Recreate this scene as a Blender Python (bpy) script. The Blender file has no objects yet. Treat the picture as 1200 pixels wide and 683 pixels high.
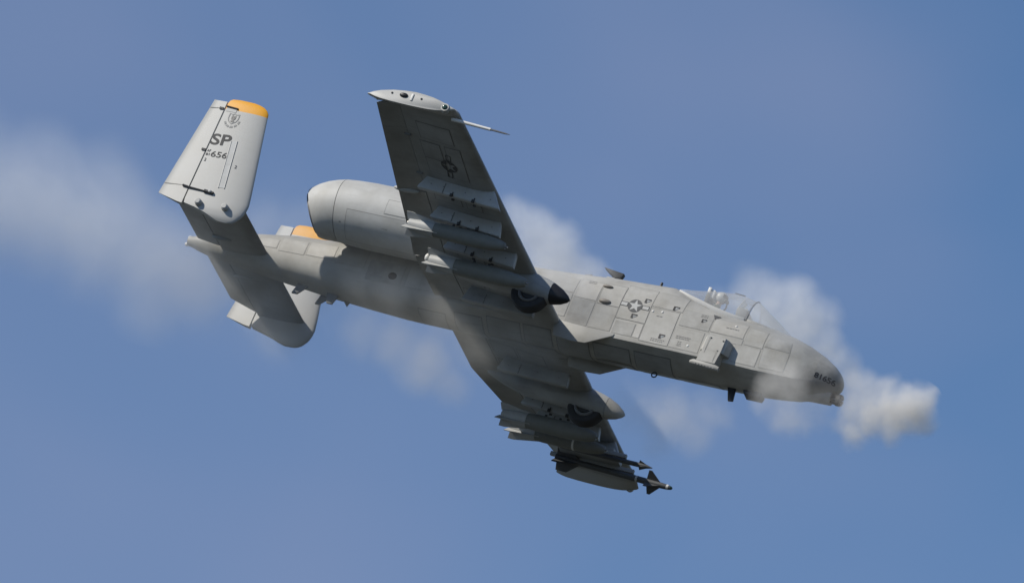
import bpy, bmesh, math, random
from mathutils import Vector, Matrix
import numpy as np
random.seed(7)
sc = bpy.context.scene
COL = sc.collection
R = math.radians

# ------------------------------------------------------------------ camera
PITCH = R(20)
cd = bpy.data.cameras.new('camera'); cd.sensor_width = 36; cd.lens = 315
cd.clip_start = 1; cd.clip_end = 60000
cam = bpy.data.objects.new('camera', cd); COL.objects.link(cam)
CAM = Vector((0, 0, 1.7))
cam.location = CAM; cam.rotation_euler = (R(90) + PITCH, 0, 0)
sc.camera = cam
cp, sp = math.cos(PITCH), math.sin(PITCH)
B = Matrix(((1, 0, 0), (0, -sp, -cp), (0, cp, -sp)))          # camera axes (right, up, back) in the world
# attitude of the aircraft seen from the camera (aircraft axes: x nose, y port, z up)
A = Matrix(((0.9060, 0.2384, 0.3498), (-0.2008, -0.4853, 0.8510), (0.3726, -0.8413, -0.3918)))
DIST, C0 = 200.0, Vector((-7.5, 0, 0.3))
RW = B @ A
T0 = CAM + B @ Vector((0.603, -0.656, -DIST)) - RW @ C0
ROOT = Matrix.Translation(T0) @ RW.to_4x4()

# ------------------------------------------------------------------ sun and sky
SUN_AFT, SUN_EL = R(51.5), R(29.5)                                  # measured against the aircraft
s_air = Vector((-math.sin(SUN_AFT) * math.cos(SUN_EL), -math.cos(SUN_AFT) * math.cos(SUN_EL), math.sin(SUN_EL)))
s_w = (RW @ s_air).normalized()
sd = bpy.data.lights.new('sun', 'SUN'); sd.energy = 4.6; sd.angle = R(0.53); sd.color = (1.0, 0.945, 0.85)
sun = bpy.data.objects.new('sun', sd); COL.objects.link(sun)
sun.rotation_euler = s_w.to_track_quat('Z', 'Y').to_euler(); sun.location = (0, 0, 300)
w = bpy.data.worlds.new('World'); sc.world = w; w.use_nodes = True
nt = w.node_tree; nt.nodes.clear()
N = nt.nodes.new; LK = nt.links.new
sky = N('ShaderNodeTexSky'); sky.sky_type = 'NISHITA'; sky.sun_disc = False
sky.sun_elevation = math.asin(s_w.z); sky.sun_rotation = math.atan2(s_w.x, s_w.y)
sky.air_density = 1.0; sky.dust_density = 0.0; sky.ozone_density = 7.0
SKYW = 15.6
tc = N('ShaderNodeTexCoord')
n1 = N('ShaderNodeTexNoise'); n1.noise_dimensions = '4D'; n1.inputs['W'].default_value = SKYW; n1.inputs['Scale'].default_value = 10.0; n1.inputs['Detail'].default_value = 3.0
n1.inputs['Roughness'].default_value = 0.45; n1.inputs['Distortion'].default_value = 0.4
LK(tc.outputs['Generated'], n1.inputs['Vector'])
mr = N('ShaderNodeMapRange'); mr.inputs[1].default_value = 0.42; mr.inputs[2].default_value = 0.72
mr.inputs[3].default_value = 0.0; mr.inputs[4].default_value = 0.55
LK(n1.outputs['Fac'], mr.inputs[0])
mx = N('ShaderNodeMix'); mx.data_type = 'RGBA'
mx.inputs['B'].default_value = (2.75, 3.1, 4.6, 1)
LK(mr.outputs[0], mx.inputs[0]); LK(sky.outputs[0], mx.inputs['A'])
bg = N('ShaderNodeBackground'); bg.inputs[1].default_value = 0.103
LK(mx.outputs['Result'], bg.inputs[0])
wo = N('ShaderNodeOutputWorld'); LK(bg.outputs[0], wo.inputs[0])
sc.view_settings.view_transform = 'Standard'; sc.view_settings.look = 'None'
sc.view_settings.exposure = 0.0; sc.view_settings.gamma = 1.0
sc.render.engine = 'CYCLES'
cy = sc.cycles
cy.max_bounces = 8; cy.diffuse_bounces = 3; cy.glossy_bounces = 2; cy.transparent_max_bounces = 24
cy.volume_bounces = 3; cy.use_denoising = True

# ------------------------------------------------------------------ materials
MATS = {}
def mat(name, color, rough=0.55, metal=0.0, dirt=0.12, scale=1.6, streak=(1, 1, 1), spec=0.4, tint=None, soot=None, bump=0.0):
    m = bpy.data.materials.new(name); m.use_nodes = True
    t = m.node_tree; b = t.nodes['Principled BSDF']
    b.inputs['Roughness'].default_value = rough; b.inputs['Metallic'].default_value = metal
    b.inputs['Specular IOR Level'].default_value = spec
    c = (*color, 1)
    b.inputs['Base Color'].default_value = c
    if dirt > 0:
        co = t.nodes.new('ShaderNodeTexCoord'); mp = t.nodes.new('ShaderNodeMapping')
        mp.inputs['Scale'].default_value = streak
        t.links.new(co.outputs['Object'], mp.inputs[0])
        a = t.nodes.new('ShaderNodeTexNoise'); a.inputs['Scale'].default_value = scale; a.inputs['Detail'].default_value = 7
        a.inputs['Roughness'].default_value = 0.62
        t.links.new(mp.outputs[0], a.inputs['Vector'])
        r = t.nodes.new('ShaderNodeMapRange'); r.inputs[1].default_value = 0.3; r.inputs[2].default_value = 0.72
        t.links.new(a.outputs['Fac'], r.inputs[0])
        k = t.nodes.new('ShaderNodeMix'); k.data_type = 'RGBA'
        k.inputs['A'].default_value = (*[v * (1 - dirt * 1.5) * tt for v, tt in zip(color, tint or (1, .98, .94))], 1)
        k.inputs['B'].default_value = (*[min(1, v * (1 + dirt * .5)) for v in color], 1)
        t.links.new(r.outputs[0], k.inputs[0])
        outc = k.outputs['Result']
        # fine mottling and scattered oil streaks that run aft
        f = t.nodes.new('ShaderNodeTexNoise'); f.inputs['Scale'].default_value = 5; f.inputs['Detail'].default_value = 5
        mp2 = t.nodes.new('ShaderNodeMapping'); mp2.inputs['Scale'].default_value = (0.35, 2.2, 2.2)
        t.links.new(co.outputs['Object'], mp2.inputs[0]); t.links.new(mp2.outputs[0], f.inputs['Vector'])
        r2 = t.nodes.new('ShaderNodeMapRange'); r2.inputs[1].default_value = 0.56; r2.inputs[2].default_value = 0.76
        r2.inputs[4].default_value = min(0.6, dirt * 2.2)
        t.links.new(f.outputs['Fac'], r2.inputs[0])
        k2 = t.nodes.new('ShaderNodeMix'); k2.data_type = 'RGBA'
        k2.inputs['B'].default_value = (*[v * .55 for v in color], 1)
        t.links.new(r2.outputs[0], k2.inputs[0]); t.links.new(outc, k2.inputs['A']); outc = k2.outputs['Result']
        if soot:
            (sx, sy, sz), rad, amt = soot
            vm = t.nodes.new('ShaderNodeVectorMath'); vm.operation = 'SUBTRACT'; vm.inputs[1].default_value = (sx, sy, sz)
            t.links.new(co.outputs['Object'], vm.inputs[0])
            dv = t.nodes.new('ShaderNodeVectorMath'); dv.operation = 'DIVIDE'; dv.inputs[1].default_value = rad
            t.links.new(vm.outputs[0], dv.inputs[0])
            ln = t.nodes.new('ShaderNodeVectorMath'); ln.operation = 'LENGTH'; t.links.new(dv.outputs[0], ln.inputs[0])
            ad = t.nodes.new('ShaderNodeMath'); ad.operation = 'ADD'; t.links.new(ln.outputs['Value'], ad.inputs[0])
            ms = t.nodes.new('ShaderNodeMath'); ms.operation = 'MULTIPLY_ADD'; ms.inputs[1].default_value = 1.2; ms.inputs[2].default_value = -0.6
            t.links.new(a.outputs['Fac'], ms.inputs[0]); t.links.new(ms.outputs[0], ad.inputs[1])
            r3 = t.nodes.new('ShaderNodeMapRange'); r3.inputs[1].default_value = 1.0; r3.inputs[2].default_value = 0.35
            r3.inputs[3].default_value = 0; r3.inputs[4].default_value = amt
            t.links.new(ad.outputs[0], r3.inputs[0])
            k3 = t.nodes.new('ShaderNodeMix'); k3.data_type = 'RGBA'; k3.inputs['B'].default_value = (.045, .043, .042, 1)
            t.links.new(r3.outputs[0], k3.inputs[0]); t.links.new(outc, k3.inputs['A']); outc = k3.outputs['Result']
        t.links.new(outc, b.inputs['Base Color'])
        if bump:
            bp = t.nodes.new('ShaderNodeBump'); bp.inputs['Strength'].default_value = bump; bp.inputs['Distance'].default_value = 0.01
            t.links.new(a.outputs['Fac'], bp.inputs['Height']); t.links.new(bp.outputs[0], b.inputs['Normal'])
    MATS[name] = m
    return m
PAINT = mat('paint', (.372, .366, .342), .55, dirt=.16, soot=((-0.45, 0, .10), (1.25, .9, .55), .62))
PANEL = mat('panel_paint', (.380, .374, .350), .55, dirt=.18, scale=2.0)
PANELB = mat('panel_paint_dull', (.345, .342, .325), .58, dirt=.22, scale=2.6)
PANELC = mat('panel_paint_fresh', (.405, .396, .37), .5, dirt=.14, scale=1.8)
WINGP = mat('wing_paint', (.335, .343, .342), .5, dirt=.2, scale=1.2)
FINP = mat('fin_paint', (.40, .402, .39), .48, dirt=.035, scale=1.0)
SEAM = mat('seam', (.17, .17, .162), .8, dirt=0)
NSEAM = mat('nacelle_seam', (.28, .28, .27), .7, dirt=.1)
WSEAM = mat('wing_seam', (.19, .195, .195), .7, dirt=.1)
SOFT = mat('soft_seam', (.295, .291, .274), .7, dirt=.1)
NAC = mat('nacelle_paint', (.455, .455, .438), .6, dirt=.13, scale=1.5)
PYL = mat('pylon_paint', (.42, .43, .43), .5, dirt=.10, scale=3)
DARK = mat('dark_grey', (.055, .056, .058), .6, dirt=.1)
BLACK = mat('black', (.018, .018, .02), .45, dirt=0)
RUBBER = mat('rubber', (.045, .045, .047), .85, dirt=.1)
MARK = mat('marking', (.085, .087, .09), .65, dirt=.08)
BLKMARK = mat('black_marking', (.03, .03, .032), .65, dirt=0)
FAINT = mat('faint_marking', (.235, .238, .238), .6, dirt=.06)
STENC = mat('stencil', (.22, .215, .205), .6, dirt=.1)
STARP = mat('star_paint', (.42, .425, .42), .55, dirt=.05)
YELLOW = mat('yellow_paint', (.74, .345, .018), .5, dirt=.05)
WHITE = mat('white_paint', (.66, .66, .64), .5, dirt=.06)
METAL = mat('bare_metal', (.30, .29, .28), .38, metal=.9, dirt=.15, scale=5)
RIM = mat('wheel_paint', (.17, .17, .17), .5, dirt=.15, scale=5)
HOT = mat('hot_metal', (.035, .034, .033), .5, metal=.3, dirt=.15, scale=4)
OLIVE = mat('bomb_paint', (.20, .205, .19), .6, dirt=.10, scale=4)
MISS = mat('missile_paint', (.075, .078, .082), .5, dirt=.08)
BROWN = mat('blister_paint', (.22, .20, .175), .5, dirt=.1)
SUIT = mat('flight_suit', (.07, .085, .055), .9, dirt=.1, scale=9)
HELM = mat('helmet_shell', (.5, .51, .5), .35, dirt=.05)
SKIN = mat('skin', (.42, .26, .19), .6, dirt=.03)
SEATM = mat('seat_paint', (.075, .075, .07), .7, dirt=.12, scale=6)
GRASS = mat('grass', (.05, .053, .048), .95, dirt=.25, scale=.02, spec=.1)
def glassmat(name, tint, refl=.10, dust_haze=.22):
    m = bpy.data.materials.new(name); m.use_nodes = True; t = m.node_tree; t.nodes.clear()
    o = t.nodes.new('ShaderNodeOutputMaterial'); x = t.nodes.new('ShaderNodeMixShader')
    tr = t.nodes.new('ShaderNodeBsdfTransparent'); tr.inputs[0].default_value = (*tint, 1)
    g = t.nodes.new('ShaderNodeBsdfGlossy'); g.inputs['Roughness'].default_value = .06
    f = t.nodes.new('ShaderNodeFresnel'); f.inputs[0].default_value = 1.45
    a = t.nodes.new('ShaderNodeMath'); a.operation = 'MULTIPLY_ADD'; a.inputs[1].default_value = .3; a.inputs[2].default_value = refl * .1
    t.links.new(f.outputs[0], a.inputs[0]); t.links.new(a.outputs[0], x.inputs[0])
    df = t.nodes.new('ShaderNodeBsdfDiffuse'); df.inputs[0].default_value = (.8, .8, .78, 1)          # dusty, finely scratched acrylic, with smoke haze put into the glass colour
    x2 = t.nodes.new('ShaderNodeMixShader'); x2.inputs[0].default_value = dust_haze
    t.links.new(tr.outputs[0], x2.inputs[1]); t.links.new(df.outputs[0], x2.inputs[2]); t.links.new(x2.outputs[0], x.inputs[1]); t.links.new(g.outputs[0], x.inputs[2]); t.links.new(x.outputs[0], o.inputs[0])
    return m
GLASS = glassmat('canopy_glass', (.955, .965, .965))
WGLASS = glassmat('windscreen_glass', (.93, .945, .94), dust_haze=.42)
LENS = mat('lens', (.02, .05, .035), .12, dirt=0, spec=.6)

# ------------------------------------------------------------------ mesh helpers
class MB:
    def __init__(s): s.v = []; s.f = []; s.m = []
    def add(s, vs, fs, mi=0):
        o = len(s.v); s.v += [tuple(p) for p in vs]; s.f += [tuple(i + o for i in f) for f in fs]; s.m += [mi] * len(fs); return s
    def loft(s, rings, cap0=True, cap1=True, mi=0, closed=True):
        n = len(rings[0]); vs = [p for r in rings for p in r]; fs = []
        for i in range(len(rings) - 1):
            for j in range(n if closed else n - 1):
                k = (j + 1) % n
                fs.append((i * n + j, i * n + k, (i + 1) * n + k, (i + 1) * n + j))
        if cap0: fs.append(tuple(range(n))[::-1])
        if cap1: fs.append(tuple((len(rings) - 1) * n + j for j in range(n)))
        return s.add(vs, fs, mi)
    def tube(s, pts, rad, n=12, mi=0, cap=True):
        pts = [Vector(p) for p in pts]
        if not hasattr(rad, '__len__'): rad = [rad] * len(pts)
        d0 = (pts[-1] - pts[0]).normalized()
        u = d0.orthogonal().normalized(); v = d0.cross(u)
        return s.loft([[p + r * (math.cos(2 * math.pi * k / n) * u + math.sin(2 * math.pi * k / n) * v) for k in range(n)]
                       for p, r in zip(pts, rad)], cap, cap, mi)
    def box(s, c, d, mi=0):
        x, y, z = c; a, b, h = d[0] / 2, d[1] / 2, d[2] / 2
        vs = [(x + i * a, y + j * b, z + k * h) for i in (-1, 1) for j in (-1, 1) for k in (-1, 1)]
        return s.add(vs, [(0, 1, 3, 2), (4, 6, 7, 5), (0, 4, 5, 1), (2, 3, 7, 6), (0, 2, 6, 4), (1, 5, 7, 3)], mi)
    def prism(s, poly, axis, c, th, mi=0):
        """outline given in the two other axes, extruded by th about c along the axis"""
        def P(a, b, t): return {1: (a, t, b), 2: (a, b, t), 0: (t, a, b)}[axis]
        n = len(poly)
        return s.loft([[P(a, b, c - th / 2) for a, b in poly], [P(a, b, c + th / 2) for a, b in poly]], True, True, mi)
    def ellipsoid(s, c, r, n=14, m=9, mi=0):
        rings = []
        for i in range(1, m):
            a = math.pi * i / m
            rings.append([(c[0] + r[0] * math.cos(a), c[1] + r[1] * math.sin(a) * math.cos(2 * math.pi * k / n),
                           c[2] + r[2] * math.sin(a) * math.sin(2 * math.pi * k / n)) for k in range(n)])
        o = len(s.v); s.loft(rings, False, False, mi)
        a0, a1 = len(s.v), len(s.v) + 1
        s.v += [(c[0] + r[0], c[1], c[2]), (c[0] - r[0], c[1], c[2])]
        L = o + (m - 2) * n
        for k in range(n):
            s.f += [(a0, o + (k + 1) % n, o + k), (a1, L + k, L + (k + 1) % n)]; s.m += [mi, mi]
        return s
    def build(s, name, mats, parent=None, smooth=40, bevel=0.0, label=None, loc=None):
        me = bpy.data.meshes.new(name); me.from_pydata(s.v, [], s.f); me.update()
        if not isinstance(mats, (list, tuple)): mats = [mats]
        for m in mats: me.materials.append(m)
        me.polygons.foreach_set('material_index', s.m)
        bm = bmesh.new(); bm.from_mesh(me); bmesh.ops.recalc_face_normals(bm, faces=bm.faces)
        if bevel:
            es = [e for e in bm.edges if len(e.link_faces) == 2 and e.calc_face_angle(0) > R(35)]
            bmesh.ops.bevel(bm, geom=es, offset=bevel, segments=2, affect='EDGES', profile=.5, clamp_overlap=True)
        bm.to_mesh(me); bm.free()
        if smooth:
            me.polygons.foreach_set('use_smooth', [True] * len(me.polygons)); me.set_sharp_from_angle(angle=R(smooth))
        o = bpy.data.objects.new(name, me); COL.objects.link(o)
        if parent: o.parent = parent
        if loc is not None: o.location = loc
        if label: o['label'] = label
        return o
def thing(name, label, cat, matrix, group=None):
    o = bpy.data.objects.new(name, None); COL.objects.link(o); o.matrix_world = matrix
    o.empty_display_size = .3
    o['label'] = label; o['category'] = cat
    if group: o['group'] = group
    return o
def at(x, y, z): return ROOT @ Matrix.Translation((x, y, z))
def interp(x, xs, ys): return float(np.interp(x, xs, ys))

# ------------------------------------------------------------------ ground below (one sheet to the horizon)
g = MB(); n = 24; S = 30000.0
g.add([(-S + 2 * S * i / n, -S + 2 * S * j / n, 0) for i in range(n + 1) for j in range(n + 1)],
      [(i * (n + 1) + j, (i + 1) * (n + 1) + j, (i + 1) * (n + 1) + j + 1, i * (n + 1) + j + 1) for i in range(n) for j in range(n)])
go = g.build('ground', GRASS); go['kind'] = 'structure'; go['label'] = 'flat grassy airfield ground far below the aircraft'; go['category'] = 'ground'

# ------------------------------------------------------------------ aircraft
jet = thing('attack_aircraft', 'light grey twin engine attack jet banking in the blue sky, smoke at its nose', 'aircraft', ROOT)

# fuselage section table: s = distance behind the muzzle
FS = [.13, .16, .22, .30, .42, .7, 1.1, 1.5, 2.0, 2.7, 3.1, 3.64, 3.95, 4.33, 4.6, 5.3, 6.0, 6.8, 8, 9.5, 10.5, 11.5, 12.5, 13.8, 14.7, 15.6, 16.0, 16.2]
FT = [.36, .46, .56, .64, .74, .90, 1.06, 1.17, 1.25, 1.30, 1.32, 1.42, 1.52, 1.66, 1.72, 1.68, 1.64, 1.55, 1.47, 1.36, 1.26, 1.16, 1.06, .96, .83, .62, .52, .46]
FB = [.30, .20, .12, .06, -.005, -.10, -.20, -.25, -.265, -.265, -.265, -.265, -.265, -.265, -.265, -.265, -.27, -.28, -.29, -.29, -.25, -.22, -.17, -.07, .0, .08, .17, .23]
FA = [.05, .13, .21, .28, .35, .46, .55, .61, .66, .70, .71, .72, .72, .72, .72, .72, .72, .72, .72, .70, .66, .61, .55, .47, .40, .27, .19, .13]
FZ = [.33, .34, .35, .36, .38, .42, .48, .53, .58, .60, .60, .60, .62, .64, .66, .68, .68, .66, .62, .58, .55, .52, .48, .46, .43, .38, .35, .345]
FPT = [2] * 5 + [2.05, 2.15, 2.25, 2.35, 2.4, 2.4, 2.4, 2.4, 2.4, 2.4, 2.35, 2.35, 2.4, 2.4, 2.4, 2.5, 2.6, 2.6, 2.5, 2.2, 2, 2, 2]
FPB = [2] * 5 + [2.2, 2.6, 3.2, 4.0, 5, 5.5, 5.5, 5.5, 5.5, 5.5, 5.5, 5.5, 5.5, 5, 4.2, 3.6, 3.3, 3.2, 3, 2.5, 2, 2, 2]
def fus(s):
    return [interp(s, FS, t) for t in (FT, FB, FA, FZ, FPT, FPB)]
def fus_half(s, z):
    """half width of the fuselage at station s, height z; amidships the flat side breaks at a low chine into a shallow bottom"""
    t, b, a, zc, pt, pb = fus(s)
    if z >= zc: return a * max(0., 1 - min(1, (z - zc) / (t - zc)) ** pt) ** (1 / pt)
    y0 = a * max(0., 1 - min(1, (zc - z) / (zc - b)) ** pb) ** (1 / pb)
    k = interp(s, [.3, 1.1, 8.8, 10.6], [0, 1, 1, 0])
    if k == 0: return y0
    zk = interp(s, [.3, .7, 1.1, 2, 9, 10.5], [.20, .11, .03, -.03, -.04, .05])
    y1 = a if z > zk else a * max(0., (z - b) / (zk - b)) ** .667
    return y0 + (y1 - y0) * k
def fus_y(x, z, off=0.0):
    """starboard skin of the fuselage (negative y), off metres proud"""
    return -(fus_half(-x, z) + off)
def fus_n(x, z):
    e = .02
    dy = (fus_y(x, z + e) - fus_y(x, z - e)) / (2 * e)
    dx = (fus_y(x + e, z) - fus_y(x - e, z)) / (2 * e)
    return Vector((dx, -1, dy)).normalized()
def fus_p(x, z, off):
    return Vector((x, fus_y(x, z), z)) + fus_n(x, z) * off
def fus_ring(s, n=18):
    t, b, a, zc, pt, pb = fus(s)
    up = [zc + (t - zc) * math.sin(math.pi / 2 * k / n) for k in range(n + 1)]
    zk = interp(s, [.3, .7, 1.1, 2, 9, 10.5], [.20, .11, .03, -.03, -.04, .05])
    if interp(s, [.3, 1.1, 8.8, 10.6], [0, 1, 1, 0]) > 0:
        lo = [zc + (zk + .03 - zc) * k / 7 for k in range(1, 8)] + [zk - .004] + [zk - (zk - b) * (k / 10) ** .8 for k in range(1, 11)]
    else: lo = [zc - (zc - b) * math.sin(math.pi / 2 * k / n) for k in range(1, n + 1)]
    zs = lo[::-1] + up                                           # keel to spine
    half = [(fus_half(s, z), z) for z in zs]
    return [(-s, -y, z) for y, z in half] + [(-s, y, z) for y, z in half[-2:0:-1]]
ss = sorted(set(FS + list(np.arange(.5, 16.0, .22)) + [2.82, 3.9]))
ss = [s for i, s in enumerate(ss) if i == 0 or s - ss[i - 1] > .015]
fb = MB(); rings = [fus_ring(s) for s in ss]; fb.loft(rings)
keep = []
for f in fb.f:
    if len(f) == 4:
        c = sum((Vector(fb.v[i]) for i in f), Vector()) / 4
        if 2.80 < -c.x < 3.95 and abs(c.y) < .47 and c.z > 1.0: continue
    keep.append(f)
fb.f = keep; fb.m = [0] * len(keep)
fuselage = fb.build('fuselage', PAINT, jet)
# cockpit tub
tb = MB(); X0, X1, Y0, ZB = -3.98, -2.78, .50, .62
tb.add([(X0, -Y0, ZB), (X1, -Y0, ZB), (X1, Y0, ZB), (X0, Y0, ZB), (X0, -Y0, 1.22), (X1, -Y0, 1.13), (X1, Y0, 1.13), (X0, Y0, 1.22)],
       [(0, 1, 2, 3), (0, 1, 5, 4), (1, 2, 6, 5), (2, 3, 7, 6), (3, 0, 4, 7)])
tb.build('cockpit_tub', PYL, jet, smooth=0)

def side_patch(name, quad, off=.006, mats=(PANEL, SEAM), seam=.02, parent=fuselage, nx=6, nz=6, label=None):
    """skin panel on the starboard side; quad = lower-aft, lower-fore, upper-fore, upper-aft in (x, z)"""
    (a, b, c, d) = [Vector(q) for q in quad]
    def q(u, v): return (a * (1 - u) + b * u) * (1 - v) + (d * (1 - u) + c * u) * v
    m = MB()
    def grid(e, o, mi, skirt):
        lu = max(.05, (b - a).length); lv = max(.05, (d - a).length); eu, ev = e / lu, e / lv
        vs = []; ids = {}
        for i in range(nx + 1):
            for j in range(nz + 1):
                p = q(eu + (1 - 2 * eu) * i / nx, ev + (1 - 2 * ev) * j / nz); ids[i, j] = len(vs); vs.append(fus_p(p.x, p.y, o))
        fs = [(ids[i, j], ids[i + 1, j], ids[i + 1, j + 1], ids[i, j + 1]) for i in range(nx) for j in range(nz)]
        bd = [(i, 0) for i in range(nx)] + [(nx, j) for j in range(nz)] + [(i, nz) for i in range(nx, 0, -1)] + [(0, j) for j in range(nz, 0, -1)]
        k0 = len(vs)
        for (i, j) in bd:
            p = Vector(vs[ids[i, j]]); vs.append(p + Vector((0, skirt, 0)))
        for k in range(len(bd)):
            k2 = (k + 1) % len(bd); fs.append((ids[bd[k]], ids[bd[k2]], k0 + k2, k0 + k))
        m.add(vs, fs, mi)
    grid(0, off * .45, 1, off + .004)
    grid(seam, off, 0, off * .9)
    return m.build(name, list(mats), parent, smooth=30, label=label)
def rect(x0, x1, z0, z1): return ((x0, z0), (x1, z0), (x1, z1), (x0, z1))
PANELS = [rect(-6.06, -5.51, .08, .70), rect(-6.06, -5.51, .70, 1.28), rect(-5.51, -4.79, .45, 1.36),
          rect(-5.47, -4.98, .07, .40), rect(-4.97, -4.80, .07, .44), rect(-4.79, -4.09, .03, .90), rect(-4.79, -4.05, .92, 1.36),
          rect(-4.07, -3.36, .03, .56), rect(-4.03, -3.3, .60, 1.04),
          rect(-3.28, -2.48, .62, 1.00), rect(-3.28, -2.46, .45, .61), rect(-2.44, -1.98, .50, .96), rect(-2.6, -2.0, .03, .48),
          rect(-6.62, -6.08, .08, .72), rect(-6.62, -6.08, .74, 1.25), rect(-7.3, -6.66, .2, .80), rect(-7.3, -6.66, .82, 1.22),
          ((-1.93, .05), (-1.35, .08), (-1.35, .55), (-1.97, .55)), ((-1.96, .57), (-1.35, .57), (-1.40, .84), (-1.88, .95)),
          rect(-13.2, -12.5, .40, .78), rect(-12.46, -11.7, .35, .8), rect(-13.9, -13.24, .38, .74), rect(-14.5, -13.95, .42, .66), rect(-11.6, -10.7, .1, .6), rect(-10.6, -9.8, .1, .7)]
for i_, q in enumerate(PANELS): side_patch('access_panel', q, mats=((PANEL, PANELB, PANEL, PANELC, PANEL)[(i_ * 7) % 5], SEAM if i_ in (1, 2, 5) else SOFT), seam=.012)

# belly doors, proud by a few millimetres
def belly_z(x, y):
    lo, hi = fus(-x)[1], 0.3
    for _ in range(30):
        mid = (lo + hi) / 2
        if fus_half(-x, mid) < abs(y): lo = mid
        else: hi = mid
    return lo
for (x0, x1, y0, y1) in ((-7.6, -6.9, -.58, -.04), (-7.6, -6.9, .04, .58), (-8.5, -7.66, -.58, -.04), (-8.5, -7.66, .04, .58), (-6.8, -6.0, -.5, .5), (-5.9, -5.0, -.5, -.03), (-5.9, -5.0, .03, .5),
                         (-4.9, -4.0, -.5, .5), (-3.9, -2.9, .05, .5), (-9.3, -8.6, -.5, .5), (-10.2, -9.5, -.4, .3)):
    pm = MB()
    for e, o_, mi in ((0, .004, 1), (.02, .009, 0)):
        vs = [((x0 + e) + (x1 - x0 - 2 * e) * i / 4, (y0 + e) + (y1 - y0 - 2 * e) * j / 6) for i in range(5) for j in range(7)]
        pm.add([(x, y, belly_z(x, y) - o_) for x, y in vs], [(i * 7 + j, (i + 1) * 7 + j, (i + 1) * 7 + j + 1, i * 7 + j + 1) for i in range(4) for j in range(6)], mi)
    pm.build('belly_door', [WINGP, WSEAM], fuselage, smooth=30)

# flat paint on the skin -------------------------------------------------------
def decal(name, verts, faces, fn, m, parent, mi=None, label=None):
    mb = MB(); mb.add([fn(u, v) for u, v in verts], faces)
    if mi: mb.m = list(mi)
    ms = m if isinstance(m, (list, tuple)) else [m]
    return mb.build(name, ms, parent, smooth=0, label=label)
def text_mesh(body, size, bold=0.0, cond=1.0, spacing=1.0):
    cu = bpy.data.curves.new('lettering', 'FONT'); cu.body = body; cu.size = size; cu.offset = bold; cu.space_character = spacing
    cu.align_x = 'LEFT'; cu.align_y = 'BOTTOM_BASELINE'; cu.resolution_u = 4
    o = bpy.data.objects.new('lettering', cu); COL.objects.link(o)
    dg = bpy.context.evaluated_depsgraph_get(); me = o.evaluated_get(dg).to_mesh()
    v = [(p.co.x * cond, p.co.y) for p in me.vertices]; f = [tuple(p.vertices) for p in me.polygons]
    o.evaluated_get(dg).to_mesh_clear(); bpy.data.objects.remove(o); bpy.data.curves.remove(cu)
    return v, f
def place(v, x, z, rot=0.0, width=None):
    if width:
        w0 = max(p[0] for p in v) - min(p[0] for p in v); k = width / w0; v = [(p[0] * k, p[1]) for p in v]
    c, s = math.cos(rot), math.sin(rot)
    return [(x + c * p[0] - s * p[1], z + s * p[0] + c * p[1]) for p in v]
side = lambda o: (lambda x, z: fus_p(x, z, o))
def insignia(cx, cz, r, fn, parent, star=STARP, dark=MARK, rot=0.0, outline_only=False):
    V = []; F = []; M = []
    def poly(pts, mi): F.append(tuple(range(len(V), len(V) + len(pts)))); V.extend(pts); M.append(mi)
    st = []
    for k in range(10):
        a = math.pi / 2 + k * math.pi / 5; rr = r * (.97 if k % 2 == 0 else .385); st.append((rr * math.cos(a), rr * math.sin(a)))
    NC = 40
    circ = [(r * math.cos(math.pi / 2 + 2 * math.pi * k / NC), r * math.sin(math.pi / 2 + 2 * math.pi * k / NC)) for k in range(NC)]
    for k in range(5):                                               # dark field between the points of the star
        a0, b0, a1 = st[2 * k], st[2 * k + 1], st[(2 * k + 2) % 10]
        arc = circ[k * 8:k * 8 + 9] if k < 4 else circ[32:] + circ[:1]
        poly([a0] + arc + [a1, b0], 0)
    if not outline_only:
        for k in range(5): poly([(0, 0), st[(2 * k - 1) % 10], st[2 * k], st[2 * k + 1]], 1)
    for sgn in (-1, 1):                                              # the two bars
        x0, x1, h, t = 1.03 * r, 2.1 * r, .33 * r, .105 * r
        def bx(a, b, c, d, mi):
            nn = 4
            for i in range(nn):
                p, q_ = a + (b - a) * i / nn, a + (b - a) * (i + 1) / nn
                poly([(sgn * p, c), (sgn * q_, c), (sgn * q_, d), (sgn * p, d)], mi)
        bx(x0, x1, h - t, h, 0); bx(x0, x1, -h, -h + t, 0); bx(x1 - t, x1, -h + t, h - t, 0); bx(x0, x0 + t, -h + t, h - t, 0)
        if not outline_only:
            bx(x0 + t, x1 - t, -h + t, h - t, 1)
    V2 = place(V, cx, cz, rot)
    decal('star_insignia', V2, F, fn, [dark, star], parent, mi=M)
insignia(-5.17, .835, .165, side(.011), fuselage)
# nose number
v, f = text_mesh('81656', .17, .006, .72); decal('nose_number', place(v, -.70, .225, R(-2), .46), f, side(.006), BLKMARK, fuselage)
# maintenance stencils (bars of tiny illegible print), rescue arrow
def bars(x, z, wd, rows, m=STENC):
    V = []; F = []
    for r_ in range(rows):
        xx = x
        while xx < x + wd - .02:
            l = random.uniform(.025, .07); l = min(l, x + wd - xx)
            F.append(tuple(range(len(V), len(V) + 4))); zz = z - r_ * .045
            V += [(xx, zz), (xx + l, zz), (xx + l, zz + .022), (xx, zz + .022)]; xx += l + .018
    decal('stencil', V, F, side(.011), m, fuselage)
for a in ((-4.53, .14, .32, 2), (-3.98, .33, .34, 2), (-3.9, .2, .1, 3), (-6.45, 1.22, .18, 2), (-3.62, .98, .16, 2), (-2.95, .80, .3, 1), (-4.6, .70, .14, 1)): bars(*a)
decal('rescue_arrow', [(-3.38, 1.085), (-3.18, 1.06), (-3.29, .95)], [(0, 1, 2)], side(.012), MARK, fuselage)
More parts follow.
